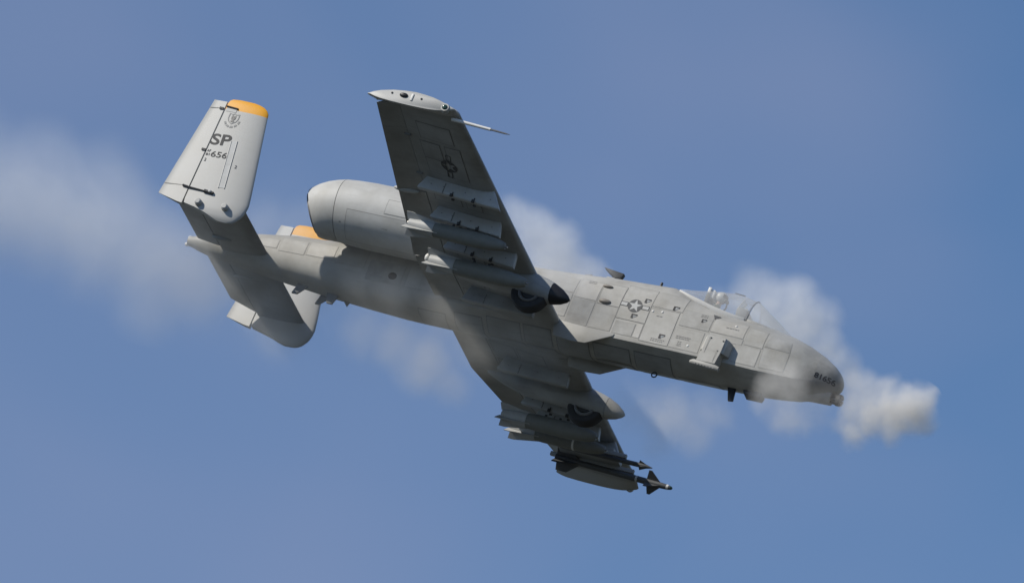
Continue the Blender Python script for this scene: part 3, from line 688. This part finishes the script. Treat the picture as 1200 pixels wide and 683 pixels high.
for sgn in (-1, 1):
    yc = sgn * FY
    zs = [-.37, -.34, -.30, -.24, -.17, -.11, 0, .15, .4, .8, 1.2, 1.6, 2.0, 2.385]
    m = MB(); m.loft([fin_ring(z, *fin_lim(z)[:2], yc) for z in zs]); fin = m.build('tail_fin', FINP, jet, smooth=50)
    m = MB(); m.loft([fin_ring(z, *fin_lim(z)[:2], yc) for z in (2.385, 2.48, 2.56, 2.62, 2.66, 2.68)]); m.build('fin_cap', YELLOW, fin, smooth=50, label='yellow band across the top of the fin')
    rr = []
    for z in (.02, .3, .8, 1.3, 1.8, 2.3, 2.57):
        L, H, Tz = fin_lim(z); zo = 0
        ring = fin_ring(z, H - .035, Tz, yc, 10)
        if z == .02: ring = [(p[0], p[1], interp(p[0], [-16.04, -15.52, -15.38], [.02, -.11, -.13])) for p in ring]
        rr.append(ring)
    m = MB(); m.loft(rr); rud = m.build('rudder', FINP, fin, smooth=50)
    out = sgn
    sf = lambda o: (lambda x, z: Vector((x, yc + out * (fin_h(x, z) + o), z)))
    # seam across the rudder and hinge fittings
    for z0_ in (.28, 2.35):
        MB().add([sf(.004)(-16.0 + (.0 if z0_ < 1 else .3), z0_), sf(.004)(-15.42, z0_ + .03), sf(.004)(-15.42, z0_ + .045), sf(.004)(-16.0 + (.0 if z0_ < 1 else .3), z0_ + .015)], [(0, 1, 2, 3)]).build('rudder_seam', STENC, rud, smooth=0)
    f0 = sf(.02)
    m = MB(); m.tube([f0(-15.52, .30), f0(-15.36, .275), f0(-14.95, .25)], [.028, .024, .016], 8); m.tube([f0(-14.95, .25), f0(-14.72, .23)], [.042, .036], 10); m.build('hinge_rod', BLACK, fin)
    MB().ellipsoid(sf(.05)(-14.80, .25), (.045, .03, .035)).build('rod_end', PYL, fin)
    for z in (1.28, 2.38): MB().box(sf(.0)(-15.40, z), (.10, .05, .05)).build('hinge_lug', DARK, fin, smooth=0)
    for (x, z) in ((-14.97, -.06), (-14.31, -.05)):
        m = MB(); a = Vector(sf(-.02)(x, z)); m.tube([a, a + Vector((0, out * .10, 0)), a + Vector((0, out * .13, 0))], [.085, .08, .05], 14); m.build('hinge_cap', FINP, fin)
    # raised formation strip
    m = MB(); f1 = sf(.012); q = [(-14.82, 1.60), (-14.70, 1.62), (-14.53, .42), (-14.66, .41)]
    m.loft([[Vector(sf(-.01)(*p)) for p in q], [Vector(sf(.006)(*p)) for p in q]]); m.build('formation_strip', PYL, fin, smooth=0)
    for a, b in (((-14.83, 1.61), (-14.665, .40)), ((-14.69, 1.63), (-14.52, .41))): MB().tube([sf(.004)(*a), sf(.004)(*b)], .012, 6).build('strip_edge', FINP, fin)
    if sgn < 0:
        v, f = text_mesh('SP', .39, .008); decal('squadron_code', place(v, -15.33, 1.445, R(4), .49), f, sf(.006), BLKMARK, fin)
        v, f = text_mesh('656', .21, .002); decal('serial_number', place(v, -15.19, 1.135, R(2), .40), f, sf(.006), BLKMARK, fin)
        for tx, z in (('AF', 1.245), ('81', 1.15)):
            v, f = text_mesh(tx, .085, .002); decal('serial_number', place(v, -15.31, z, R(2), .095), f, sf(.006), MARK, fin)
        for x, z in ((-15.29, 1.0), (-14.50, .96)):
            v, f = text_mesh('2', .11, .002); decal('stencil', place(v, x, z, R(2)), f, sf(.006), MARK, fin)
        # unit shield
        SH = [(-.13, .15), (-.05, .13), (0, .16), (.05, .13), (.13, .15), (.135, .02), (.10, -.06), (.0, -.13), (-.10, -.06), (-.135, .02)]
        V = [(-15.02 + a, 2.15 + b) for a, b in SH] + [(-15.02 + a * .84, 2.155 + b * .84) for a, b in SH]
        nS = len(SH); F = [(i, (i + 1) % nS, nS + (i + 1) % nS, nS + i) for i in range(nS)]
        decal('unit_badge', V, F, sf(.006), FAINT, fin)
        V = []; F = []
        for px, pz, a, b in ((0, .02, .03, .075), (-.035, .05, .02, .06), (.035, .05, .02, .06), (0, -.05, .05, .02)):
            o_ = len(V); V += [(-15.02 + px + a * math.cos(t), 2.15 + pz + b * math.sin(t)) for t in np.linspace(0, 2 * math.pi, 10, endpoint=False)]; F.append(tuple(range(o_, o_ + 10)))
        decal('unit_badge', V, F, sf(.008), STENC, fin)
        V = []; F = []
        for t0 in np.linspace(200, 335, 5):
            o_ = len(V)
            for rr_, tt in ((.155, t0), (.155, t0 + 24), (.20, t0 + 24), (.20, t0)): V.append((-15.02 + rr_ * math.cos(R(tt)), 2.13 + rr_ * math.sin(R(tt))))
            F.append((o_, o_ + 1, o_ + 2, o_ + 3))
        decal('unit_badge', V, F, sf(.006), FAINT, fin)
        decal('cap_stripe', [(-15.28, 2.33), (-15.02, 2.33), (-15.02, 2.41), (-15.28, 2.42)], [(0, 1, 2, 3)], sf(.007), STARP, fin)
        MB().tube([sf(.01)(-15.29, 2.45), sf(.01)(-15.0, 2.425)], .022, 8).build('trim_slot', BLACK, fin)
# tailplane and elevators
def tring(y, t0, t1, n=9):
    ts = [t0 + (t1 - t0) * (1 - math.cos(math.pi * i / n)) / 2 for i in range(n + 1)]; c = 1.76
    up = [(-14.13 - t * c, y, .27 + c * airfoil(t, .12, .0001, .5)[1]) for t in ts[::-1]]
    return up + [(-14.13 - t * c, y, .27 - c * airfoil(t, .12, .0001, .5)[1]) for t in (ts[1:] if t0 == 0 else ts)]
m = MB(); m.loft([tring(y, 0, .66) for y in (-2.80, -1.5, -.5, .5, 1.5, 2.80)]); tpl = m.build('tailplane', WINGP, jet)
for sgn in (-1, 1):
    rr = [tring(sgn * y, .672, 1.0) for y in (.42, 1.2, 2.0)]
    last = tring(sgn * 2.68, .672, 1.0); last = [(x, sgn * (2.68 - .30 * max(0, (-15.3 - x)) / .59), z) for x, y, z in last]
    m = MB(); m.loft(rr + [last]); m.build('elevator', WINGP, tpl)
    m = MB(); m.ellipsoid((-15.1, sgn * .9, .17), (.25, .05, .06)); m.build('elevator_fairing', WINGP, tpl)

# ------------------------------------------------------------------ engines
for sgn in (-1, 1):
    yc = sgn * 1.52
    def nring(x, R_, zc, tb, n=48): return [(x - tb * R_ * math.sin(t), yc + R_ * math.cos(t), zc + R_ * math.sin(t)) for t in np.linspace(0, 2 * math.pi, n, endpoint=False)]
    ST = [(-9.05, .60, 1.20, .0), (-9.02, .64, 1.20, .0), (-9.06, .68, 1.20, 0), (-9.25, .715, 1.20, 0), (-9.7, .745, 1.20, 0), (-10.3, .755, 1.20, 0), (-11.0, .76, 1.205, 0), (-11.6, .755, 1.205, 0), (-12.0, .735, 1.20, .06), (-12.25, .71, 1.195, .10)]
    m = MB(); m.loft([nring(-9.6, .56, 1.2, 0)] + [nring(*s) for s in ST] + [nring(-12.25, .66, 1.195, .10)], False, True)
    nac = m.build('engine_nacelle', NAC, jet)
    ST = [(-12.265, .66, 1.195, .10), (-12.265, .708, 1.195, .10), (-12.42, .685, 1.165, .18), (-12.58, .65, 1.125, .28), (-12.72, .605, 1.07, .38), (-12.85, .55, 1.015, .46), (-12.92, .505, .98, .52), (-12.90, .485, .98, .52), (-12.6, .50, 1.04, .35)]
    m = MB(); m.loft([nring(*s) for s in ST], False, False); m.build('exhaust_cowl', NAC, nac)
    m = MB(); m.loft([nring(-12.2, .45, 1.15, .1), nring(-12.75, .45, 1.01, .45), nring(-12.97, .42, .965, .54), nring(-12.96, .395, .965, .54), nring(-12.6, .30, 1.08, .3)], True, True); m.build('core_nozzle', RIM, nac)
    m = MB(); m.ellipsoid((-9.6, yc, 1.2), (.3, .2, .2)); m.build('fan_spinner', DARK, nac)
    fanb = MB()
    for k in range(24):
        a = 2 * math.pi * k / 24; u = Vector((0, math.cos(a), math.sin(a))); v_ = Vector((.05, -math.sin(a) * .05, math.cos(a) * .05)); c = Vector((-9.58, yc, 1.2))
        fanb.add([c + u * .18 - v_, c + u * .555 - v_, c + u * .555 + v_, c + u * .18 + v_], [(0, 1, 2, 3)])
    fanb.build('fan_blades', METAL, nac)
    for x0, x1, t0, t1 in ((-11.9, -10.2, 200, 262) if sgn < 0 else (-11.9, -10.2, 278, 340), (-11.0, -10.3, 168, 196) if sgn < 0 else (-11.0, -10.3, -16, 12)):
        pm = MB()
        for e, o_, mi in ((0, .003, 1), (.016, .006, 0)):
            vs = []
            for i in range(9):
                t = R(t0 + e * 80 + (t1 - t0 - e * 160) * i / 8)
                for x in np.linspace(x0 + e, x1 - e, 5):
                    r = interp(x, [-12.0, -11.6, -11.0, -10.3], [.735, .755, .76, .755]) + o_
                    vs.append((x, yc + r * math.cos(t), 1.203 + r * math.sin(t)))
            pm.add(vs, [(i * 5 + j, (i + 1) * 5 + j, (i + 1) * 5 + j + 1, i * 5 + j + 1) for i in range(8) for j in range(4)], mi)
        pm.build('cowl_door', [NAC, NSEAM], nac, smooth=30)
    for (x, t_, l) in ((-11.3, 238, .2), (-11.0, 222, .16), (-12.05, 226, .06), (-10.6, 208, .1)):
        r_ = interp(x, [-12.1, -12.0, -11.6, -11.0, -10.3], [.725, .735, .755, .76, .755]); tt = R(t_) if sgn < 0 else math.pi - R(t_)
        c0 = Vector((x, yc + (r_ + .004) * math.cos(tt), 1.203 + (r_ + .004) * math.sin(tt))); t1 = Vector((0, -math.sin(tt), math.cos(tt))) * .016
        MB().add([c0 - t1, c0 + Vector((l, 0, 0)) - t1, c0 + Vector((l, 0, 0)) + t1, c0 + t1], [(0, 1, 2, 3)]).build('cowl_latch', NSEAM, nac, smooth=0)
    m = MB(); rr = []
    for x, h in ((-9.6, .05), (-9.9, .17), (-10.8, .22), (-11.8, .20), (-12.4, .10), (-12.6, .03)):
        rr.append([(x, sgn * .3, 1.02 - h), (x, sgn * 1.2, 1.05 - h), (x, sgn * 1.2, 1.05 + h), (x, sgn * .3, 1.02 + h)])
    m.loft(rr); m.build('engine_pylon', PAINT, nac)

# ------------------------------------------------------------------ stores (each hangs from a pylon: a thing of its own)
def bomb(x, y, z, label, R0=.175, ring=False, knob=False, tail='fins'):
    t = thing('bomb', label, 'bomb', at(x, y, z) @ Matrix.Rotation(R(1.2), 4, 'Y'), 'bombs under the wings')
    L = 2.3
    st = [(1.17, .05), (1.14, .075), (1.05, .10), (.9, .122), (.7, .14), (.45, .15), (-.35, .15), (-.55, .142), (-.8, .115), (-1.0, .09), (-1.02, .088)]
    st = [(a, r * R0 / .15) for a, r in st]
    m = MB(); m.tube([(a, 0, 0) for a, r in st], [r for a, r in st], 22); m.build('bomb_body', OLIVE, t)
    m = MB(); m.tube([(1.14, 0, 0), (1.22, 0, 0)], [.03, .022], 10); m.build('fuze', METAL, t)
    m = MB(); m.tube([(-.54, 0, 0), (-.8, 0, 0), (-1.02, 0, 0), (-1.17, 0, 0)], [R0 * .995, R0 * .93, R0 * .78, R0 * .72], 18); tk = m.build('tail_kit', PYL, t)
    for k in range(4):
        a = R(45 + 90 * k); u = Vector((0, math.cos(a), math.sin(a))); w_ = Vector((0, -math.sin(a), math.cos(a))) * .009
        P = [Vector((-1.22, 0, 0)) + u * .10, Vector((-1.26, 0, 0)) + u * .28, Vector((-1.12, 0, 0)) + u * .285, Vector((-.42, 0, 0)) + u * R0 * .98, Vector((-.55, 0, 0)) + u * .12]
        m = MB(); m.loft([[p - w_ for p in P], [p + w_ for p in P]]); m.build('tail_fin', PYL, t, smooth=0)
    if knob: m = MB(); m.tube([(-1.17, 0, 0), (-1.22, 0, 0), (-1.24, 0, .03)], [.06, .05, .07], 10); m.ellipsoid((-1.25, 0, .05), (.07, .09, .10)); m.build('tail_knob', WHITE, t)
    else:
        m = MB(); m.tube([(-1.16, 0, 0), (-1.20, 0, 0)], [.09, .085], 14); m.build('tail_plug', METAL, t)
    if ring:
        m = MB(); m.tube([(.40, 0, 0), (.45, 0, 0)], R0 + .004, 22); m.build('bomb_band', WHITE, t)
        m = MB(); m.tube([(1.02, 0, 0), (1.06, 0, 0)], [.089, .082], 16); m.build('bomb_band', WHITE, t)
    for xx in (.18, -.18): MB().box((xx, 0, R0 + .02), (.05, .03, .07)).build('lug', DARK, t, smooth=0)
    return t
bomb(-8.02, -4.70, -.29, 'upper of two grey bombs under the raised starboard wing, nearest the wing tip')
bomb(-7.72, -3.60, -.53, 'grey bomb with a knob on its tail beside the black gear pod nose', .19, knob=True)
bomb(-8.00, 4.70, -.30, 'shadowed bomb with pale band under the lower port wing, nearest the missile', ring=True)
bomb(-7.85, 3.60, -.53, 'shadowed plain bomb hanging beside the pale port gear pod', .19)
# missile and training pod on a twin rail adapter under the port wing
m = MB(); m.box((-7.65, 5.72, .02), (1.5, .78, .10)); lau = m.build('launcher_adapter', WINGP, jet, bevel=.02)
for y in (5.36, 6.10): MB().box((-7.6, y, -.07), (2.1, .09, .10)).build('launcher_rail', WINGP, lau, bevel=.015)
mis = thing('missile', 'slim dark missile with cruciform fins on the outer rail under the port wing', 'missile', at(-7.0, 6.10, -.19) @ Matrix.Rotation(R(2.5), 4, 'Y'))
m = MB(); m.tube([(-1.5, 0, 0), (-1.49, 0, 0), (1.1, 0, 0), (1.32, 0, 0), (1.42, 0, 0)], [.058, .074, .074, .062, .046], 18); m.build('missile_body', MISS, mis)
MB().ellipsoid((1.42, 0, 0), (.06, .045, .045)).build('seeker_dome', LENS, mis)
m = MB(); m.tube([(1.33, 0, 0), (1.38, 0, 0)], [.063, .056], 18); m.build('seeker_ring', WHITE, mis)
m = MB(); m.tube([(.55, 0, 0), (.60, 0, 0)], .076, 18); m.build('body_band', PYL, mis)
for k in range(4):
    a = R(45 + 90 * k); u = Vector((0, math.cos(a), math.sin(a))); w_ = Vector((0, -math.sin(a), math.cos(a))) * .008
    P = [Vector((.82, 0, 0)) + u * .05, Vector((.86, 0, 0)) + u * .29, Vector((.93, 0, 0)) + u * .29, Vector((1.18, 0, 0)) + u * .05]
    m = MB(); m.loft([[p - w_ for p in P], [p + w_ for p in P]]); m.build('canard', MISS, mis, smooth=0)
    P = [Vector((-1.47, 0, 0)) + u * .06, Vector((-1.47, 0, 0)) + u * .31, Vector((-1.20, 0, 0)) + u * .31, Vector((-.88, 0, 0)) + u * .06]
    m = MB(); m.loft([[p - w_ for p in P], [p + w_ for p in P]]); m.build('rear_fin', MISS, mis, smooth=0)
pod = thing('training_pod', 'slender dark pod with tiny nose fins on the inner rail beside the missile', 'pod', at(-7.0, 5.36, -.18) @ Matrix.Rotation(R(1.0), 4, 'Y'))
m = MB(); m.tube([(-1.2, 0, 0), (-1.15, 0, 0), (.86, 0, 0), (.98, 0, 0), (1.14, 0, 0)], [.03, .055, .055, .05, .008], 16); m.build('pod_body', MISS, pod)
for k in range(4):
    a = R(45 + 90 * k); u = Vector((0, math.cos(a), math.sin(a))); w_ = Vector((0, -math.sin(a), math.cos(a))) * .006
    P = [Vector((.80, 0, 0)) + u * .045, Vector((.82, 0, 0)) + u * .12, Vector((.98, 0, 0)) + u * .05]
    m = MB(); m.loft([[p - w_ for p in P], [p + w_ for p in P]]); m.build('nose_fin', MISS, pod, smooth=0)

# ------------------------------------------------------------------ gun smoke: lumps of real scattering volume
def smoke(name, blobs, dens, color, label, nscale=1.6, warp=.35, cut=.42, soft=1.0, aniso=.0, step=.4, lo=.2, group='gun smoke around the aircraft'):
    c = sum((Vector(b[:3]) for b in blobs), Vector()) / len(blobs)
    bm = bmesh.new()
    for b in blobs:
        bmesh.ops.create_icosphere(bm, subdivisions=2, radius=b[3] * 1.25, matrix=Matrix.Translation(Vector(b[:3]) - c))
    r = bmesh.ops.convex_hull(bm, input=bm.verts)
    bmesh.ops.delete(bm, geom=list({g_ for g_ in r['geom_interior'] + r['geom_unused'] if isinstance(g_, bmesh.types.BMVert)}), context='VERTS')
    me = bpy.data.meshes.new(name); bm.to_mesh(me); bm.free()
    o = bpy.data.objects.new(name, me); COL.objects.link(o); o.matrix_world = at(*c)
    o['label'] = label; o['category'] = 'smoke'; o['kind'] = 'stuff'; o['group'] = group
    m = bpy.data.materials.new(name); m.use_nodes = True; t = m.node_tree; t.nodes.clear(); Nn = t.nodes.new; Lk = t.links.new
    out = Nn('ShaderNodeOutputMaterial'); pv = Nn('ShaderNodeVolumePrincipled')
    pv.inputs['Color'].default_value = (*color, 1); pv.inputs['Anisotropy'].default_value = aniso
    Lk(pv.outputs[0], out.inputs['Volume'])
    tc = Nn('ShaderNodeTexCoord')
    nz = Nn('ShaderNodeTexNoise'); nz.inputs['Scale'].default_value = nscale * .8; nz.inputs['Detail'].default_value = 2
    Lk(tc.outputs['Object'], nz.inputs['Vector'])
    sb = Nn('ShaderNodeVectorMath'); sb.operation = 'SUBTRACT'; sb.inputs[1].default_value = (.5, .5, .5); Lk(nz.outputs['Color'], sb.inputs[0])
    sl = Nn('ShaderNodeVectorMath'); sl.operation = 'SCALE'; sl.inputs['Scale'].default_value = warp * 2; Lk(sb.outputs[0], sl.inputs[0])
    ad = Nn('ShaderNodeVectorMath'); ad.operation = 'ADD'; Lk(tc.outputs['Object'], ad.inputs[0]); Lk(sl.outputs[0], ad.inputs[1])
    acc = None
    for b in blobs:
        k = b[4] if len(b) > 4 else 1.0
        d = Nn('ShaderNodeVectorMath'); d.operation = 'DISTANCE'; d.inputs[1].default_value = Vector(b[:3]) - c; Lk(ad.outputs[0], d.inputs[0])
        q = Nn('ShaderNodeMapRange'); q.interpolation_type = 'SMOOTHSTEP'; q.inputs[1].default_value = b[3] * 1.2; q.inputs[2].default_value = b[3] * (1.2 - 1.05 * soft)
        q.inputs[3].default_value = 0; q.inputs[4].default_value = k
        Lk(d.outputs['Value'], q.inputs[0])
        if acc is None: acc = q.outputs[0]
        else:
            mxn = Nn('ShaderNodeMath'); mxn.operation = 'MAXIMUM'; Lk(acc, mxn.inputs[0]); Lk(q.outputs[0], mxn.inputs[1]); acc = mxn.outputs[0]
    n2 = Nn('ShaderNodeTexNoise'); n2.inputs['Scale'].default_value = nscale * 1.8; n2.inputs['Detail'].default_value = 6; n2.inputs['Roughness'].default_value = .62; n2.inputs['Distortion'].default_value = .6
    Lk(tc.outputs['Object'], n2.inputs['Vector'])
    r2 = Nn('ShaderNodeMapRange'); r2.inputs[1].default_value = cut - .18; r2.inputs[2].default_value = cut + .25; r2.inputs[3].default_value = lo; r2.inputs[4].default_value = 1.2; Lk(n2.outputs['Fac'], r2.inputs[0])
    ml = Nn('ShaderNodeMath'); ml.operation = 'MULTIPLY'; Lk(acc, ml.inputs[0]); Lk(r2.outputs[0], ml.inputs[1])
    m2 = Nn('ShaderNodeMath'); m2.operation = 'MULTIPLY'; m2.inputs[1].default_value = dens; Lk(ml.outputs[0], m2.inputs[0])
    Lk(m2.outputs[0], pv.inputs['Density'])
    me.materials.append(m)
    m.cycles.volume_step_rate = step
    return o
WARM = (.985, .968, .935); PALE = (.95, .965, .98); TAN = (.95, .935, .90)
smoke('smoke_puff', [(.36, 0, -.12, .46, .4), (.75, 0, -.15, .56, .55), (1.20, 0, .05, .56), (1.52, 0, .17, .60), (1.74, 0, .14, .50), (1.72, 0, .40, .40), (.31, 0, .42, .52, .35), (.49, 0, -.62, .46, .45), (.75, 0, .42, .5, .3), (1.3, 0, -.35, .4, .5), (.15, 0, -.5, .4, .25)], 4.6, WARM,
      'dense cream smoke puff blown ahead of the gun muzzle', nscale=1.9, warp=.34, soft=1.0, lo=.25)
smoke('smoke_puff', [(-1.34, -.95, -.37, .50), (-.91, -.95, -.42, .58), (-.62, -.95, -.55, .44, .7), (-0.23,-0.50,-0.16,0.46,0.35), (0.22,-0.50,-0.28,0.42,0.50), (-0.33,-0.50,-0.62,0.46,0.45), (0.22,-0.50,0.10,0.42,0.35), (-.67, -.95, -1.07, .52, .8), (-.35, -.95, -1.10, .36, .7), (-1.36, -.95, -.69, .46, .7), (-1.1, -.95, -.05, .42, .6), (-1.0, -.95, -.95, .4, .5)], 1.05, WARM,
      'thin smoke wrapping the lower side of the nose and drifting beneath it', nscale=1.4, warp=.4)
smoke('smoke_puff', [(-2.23, 1, 2.47, .65), (-1.73, 1, 2.25, .62), (-2.53, 1, 2.74, .52, .6), (-1.32, 1, 1.68, .54), (-3.43, 1, 2.64, .6, .2), (-2.86, 1, 2.50, .58, .8), (-.79, 1, 1.36, .46, .8), (-1.77, 1, 1.80, .62), (-2.3, 1, 2.0, .6), (-.4, 1, .95, .4, .6), (-3.1, .2, 2.3, .6, .3), (-2.4, -.6, 1.75, .6, .3), (-2.84,-0.75,1.50,0.50,0.32), (-2.21,-0.75,1.30,0.50,0.40), (-3.29,-0.75,1.44,0.42,0.20), (-1.44,-0.75,0.88,0.50,0.35), (-1.6, -.2, 1.2, .5, .3)], 1.7, PALE,
      'pale smoke rising behind the canopy and windscreen', nscale=1.1, warp=.4, lo=.25)
smoke('smoke_puff', [(-2.89,-1.80,-2.12,0.80,1.0), (-2.21,-1.80,-1.80,0.65,0.8), (-3.64,-1.80,-2.10,0.65,0.6), (-2.21,-1.80,-2.41,0.50,0.8), (-2.92,-1.80,-2.69,0.46,0.6), (-1.70,-1.80,-1.85,0.38,0.5), (-4.13,-1.80,-1.95,0.5,0.3)], .62, TAN,
      'faint tan smoke patch beneath the forward belly, right of the port gear pod', nscale=1.1)
smoke('smoke_puff', [(-7.70,-.10,1.90,.80), (-8.39,-.10,2.31,.69), (-6.98,-.10,1.66,.57,.9), (-8.96,-.10,2.69,.53,.7), (-7.23,-.10,1.22,.65,.8), (-6.50,-.10,1.51,.50,.5), (-7.70,-.10,1.34,.57,.8), (-7.0,-1.0,.85,.6,.35), (-6.5,-1.0,.9,.5,.25)], 1.8, PALE,
      'whitish smoke spilling over the fuselage behind the raised starboard wing', nscale=1.1, lo=.3)
smoke('smoke_puff', [(-8.92,-1.60,-2.04,.80), (-8.15,-1.60,-2.40,.57,.7), (-9.79,-1.60,-1.69,.69,.8), (-7.97,-1.60,-1.26,.84,.55), (-10.66,-1.60,-1.63,.65,.5), (-7.05,-1.60,-1.15,.76,.4), (-6.37,-1.60,-1.2,.65,.3), (-7.71,-1.60,-.31,.69,.3), (-9.01,-1.60,-.73,.76,.8)], .46, TAN,
      'thin brownish smoke hanging under the wing roots and the dark belly', nscale=.9, lo=.45)
smoke('smoke_puff', [(-10.46,-.90,-.22,.69,.9), (-11.51,-.90,-.24,.65,.7), (-12.36,-.90,-.78,.57,.5), (-13.45,-.90,-1.26,.69,.8), (-14.29,-.90,-.78,.57,.6), (-12.81,-.90,-1.78,.65,.5)], .26, TAN,
      'faint veil of smoke along the rear fuselage below the tailplane', nscale=.9, lo=.45)
smoke('smoke_trail', [(-20.81, 0, .40, 1.65), (-19.43, 0, .30, 1.6), (-17.97, 0, .10, 1.5), (-16.57, 0, -.34, 1.3), (-18.89, 0, 1.1, 1.25, .7), (-20.52, 0, 1.2, 1.25, .7), (-15.51, 0, -.55, 1.1, .7), (-16.57, 0, -1.14, 1.0, .7),
      (-15.01, .6, 1.39, .95, .5), (-14.06, .6, 1.73, .8, .5), (-22.36, 0, .35, 1.8), (-13.24, 0, -1.37, .85, .4), (-24.4, 0, .5, 1.9)], .38, PALE,
      'long thin smoke trail drifting away behind the tail', nscale=.36, warp=.8, step=.6, lo=.35)
smoke('smoke_veil', [(-8.2, -.9, -.3, 1.7, .6), (-10.8, -.8, -.3, 2.0), (-13.0, -.7, -.4, 2.0), (-15.2, -.6, -.3, 2.0), (-17.2, -.4, -.1, 1.8), (-9.2, -.9, 1.6, 1.4, .6), (-14.5, -.5, 1.2, 1.5, .7)], .05, PALE,
      'very thin veil of smoke streaming back around the whole airframe', nscale=.5, warp=.7, step=.9, lo=.3)
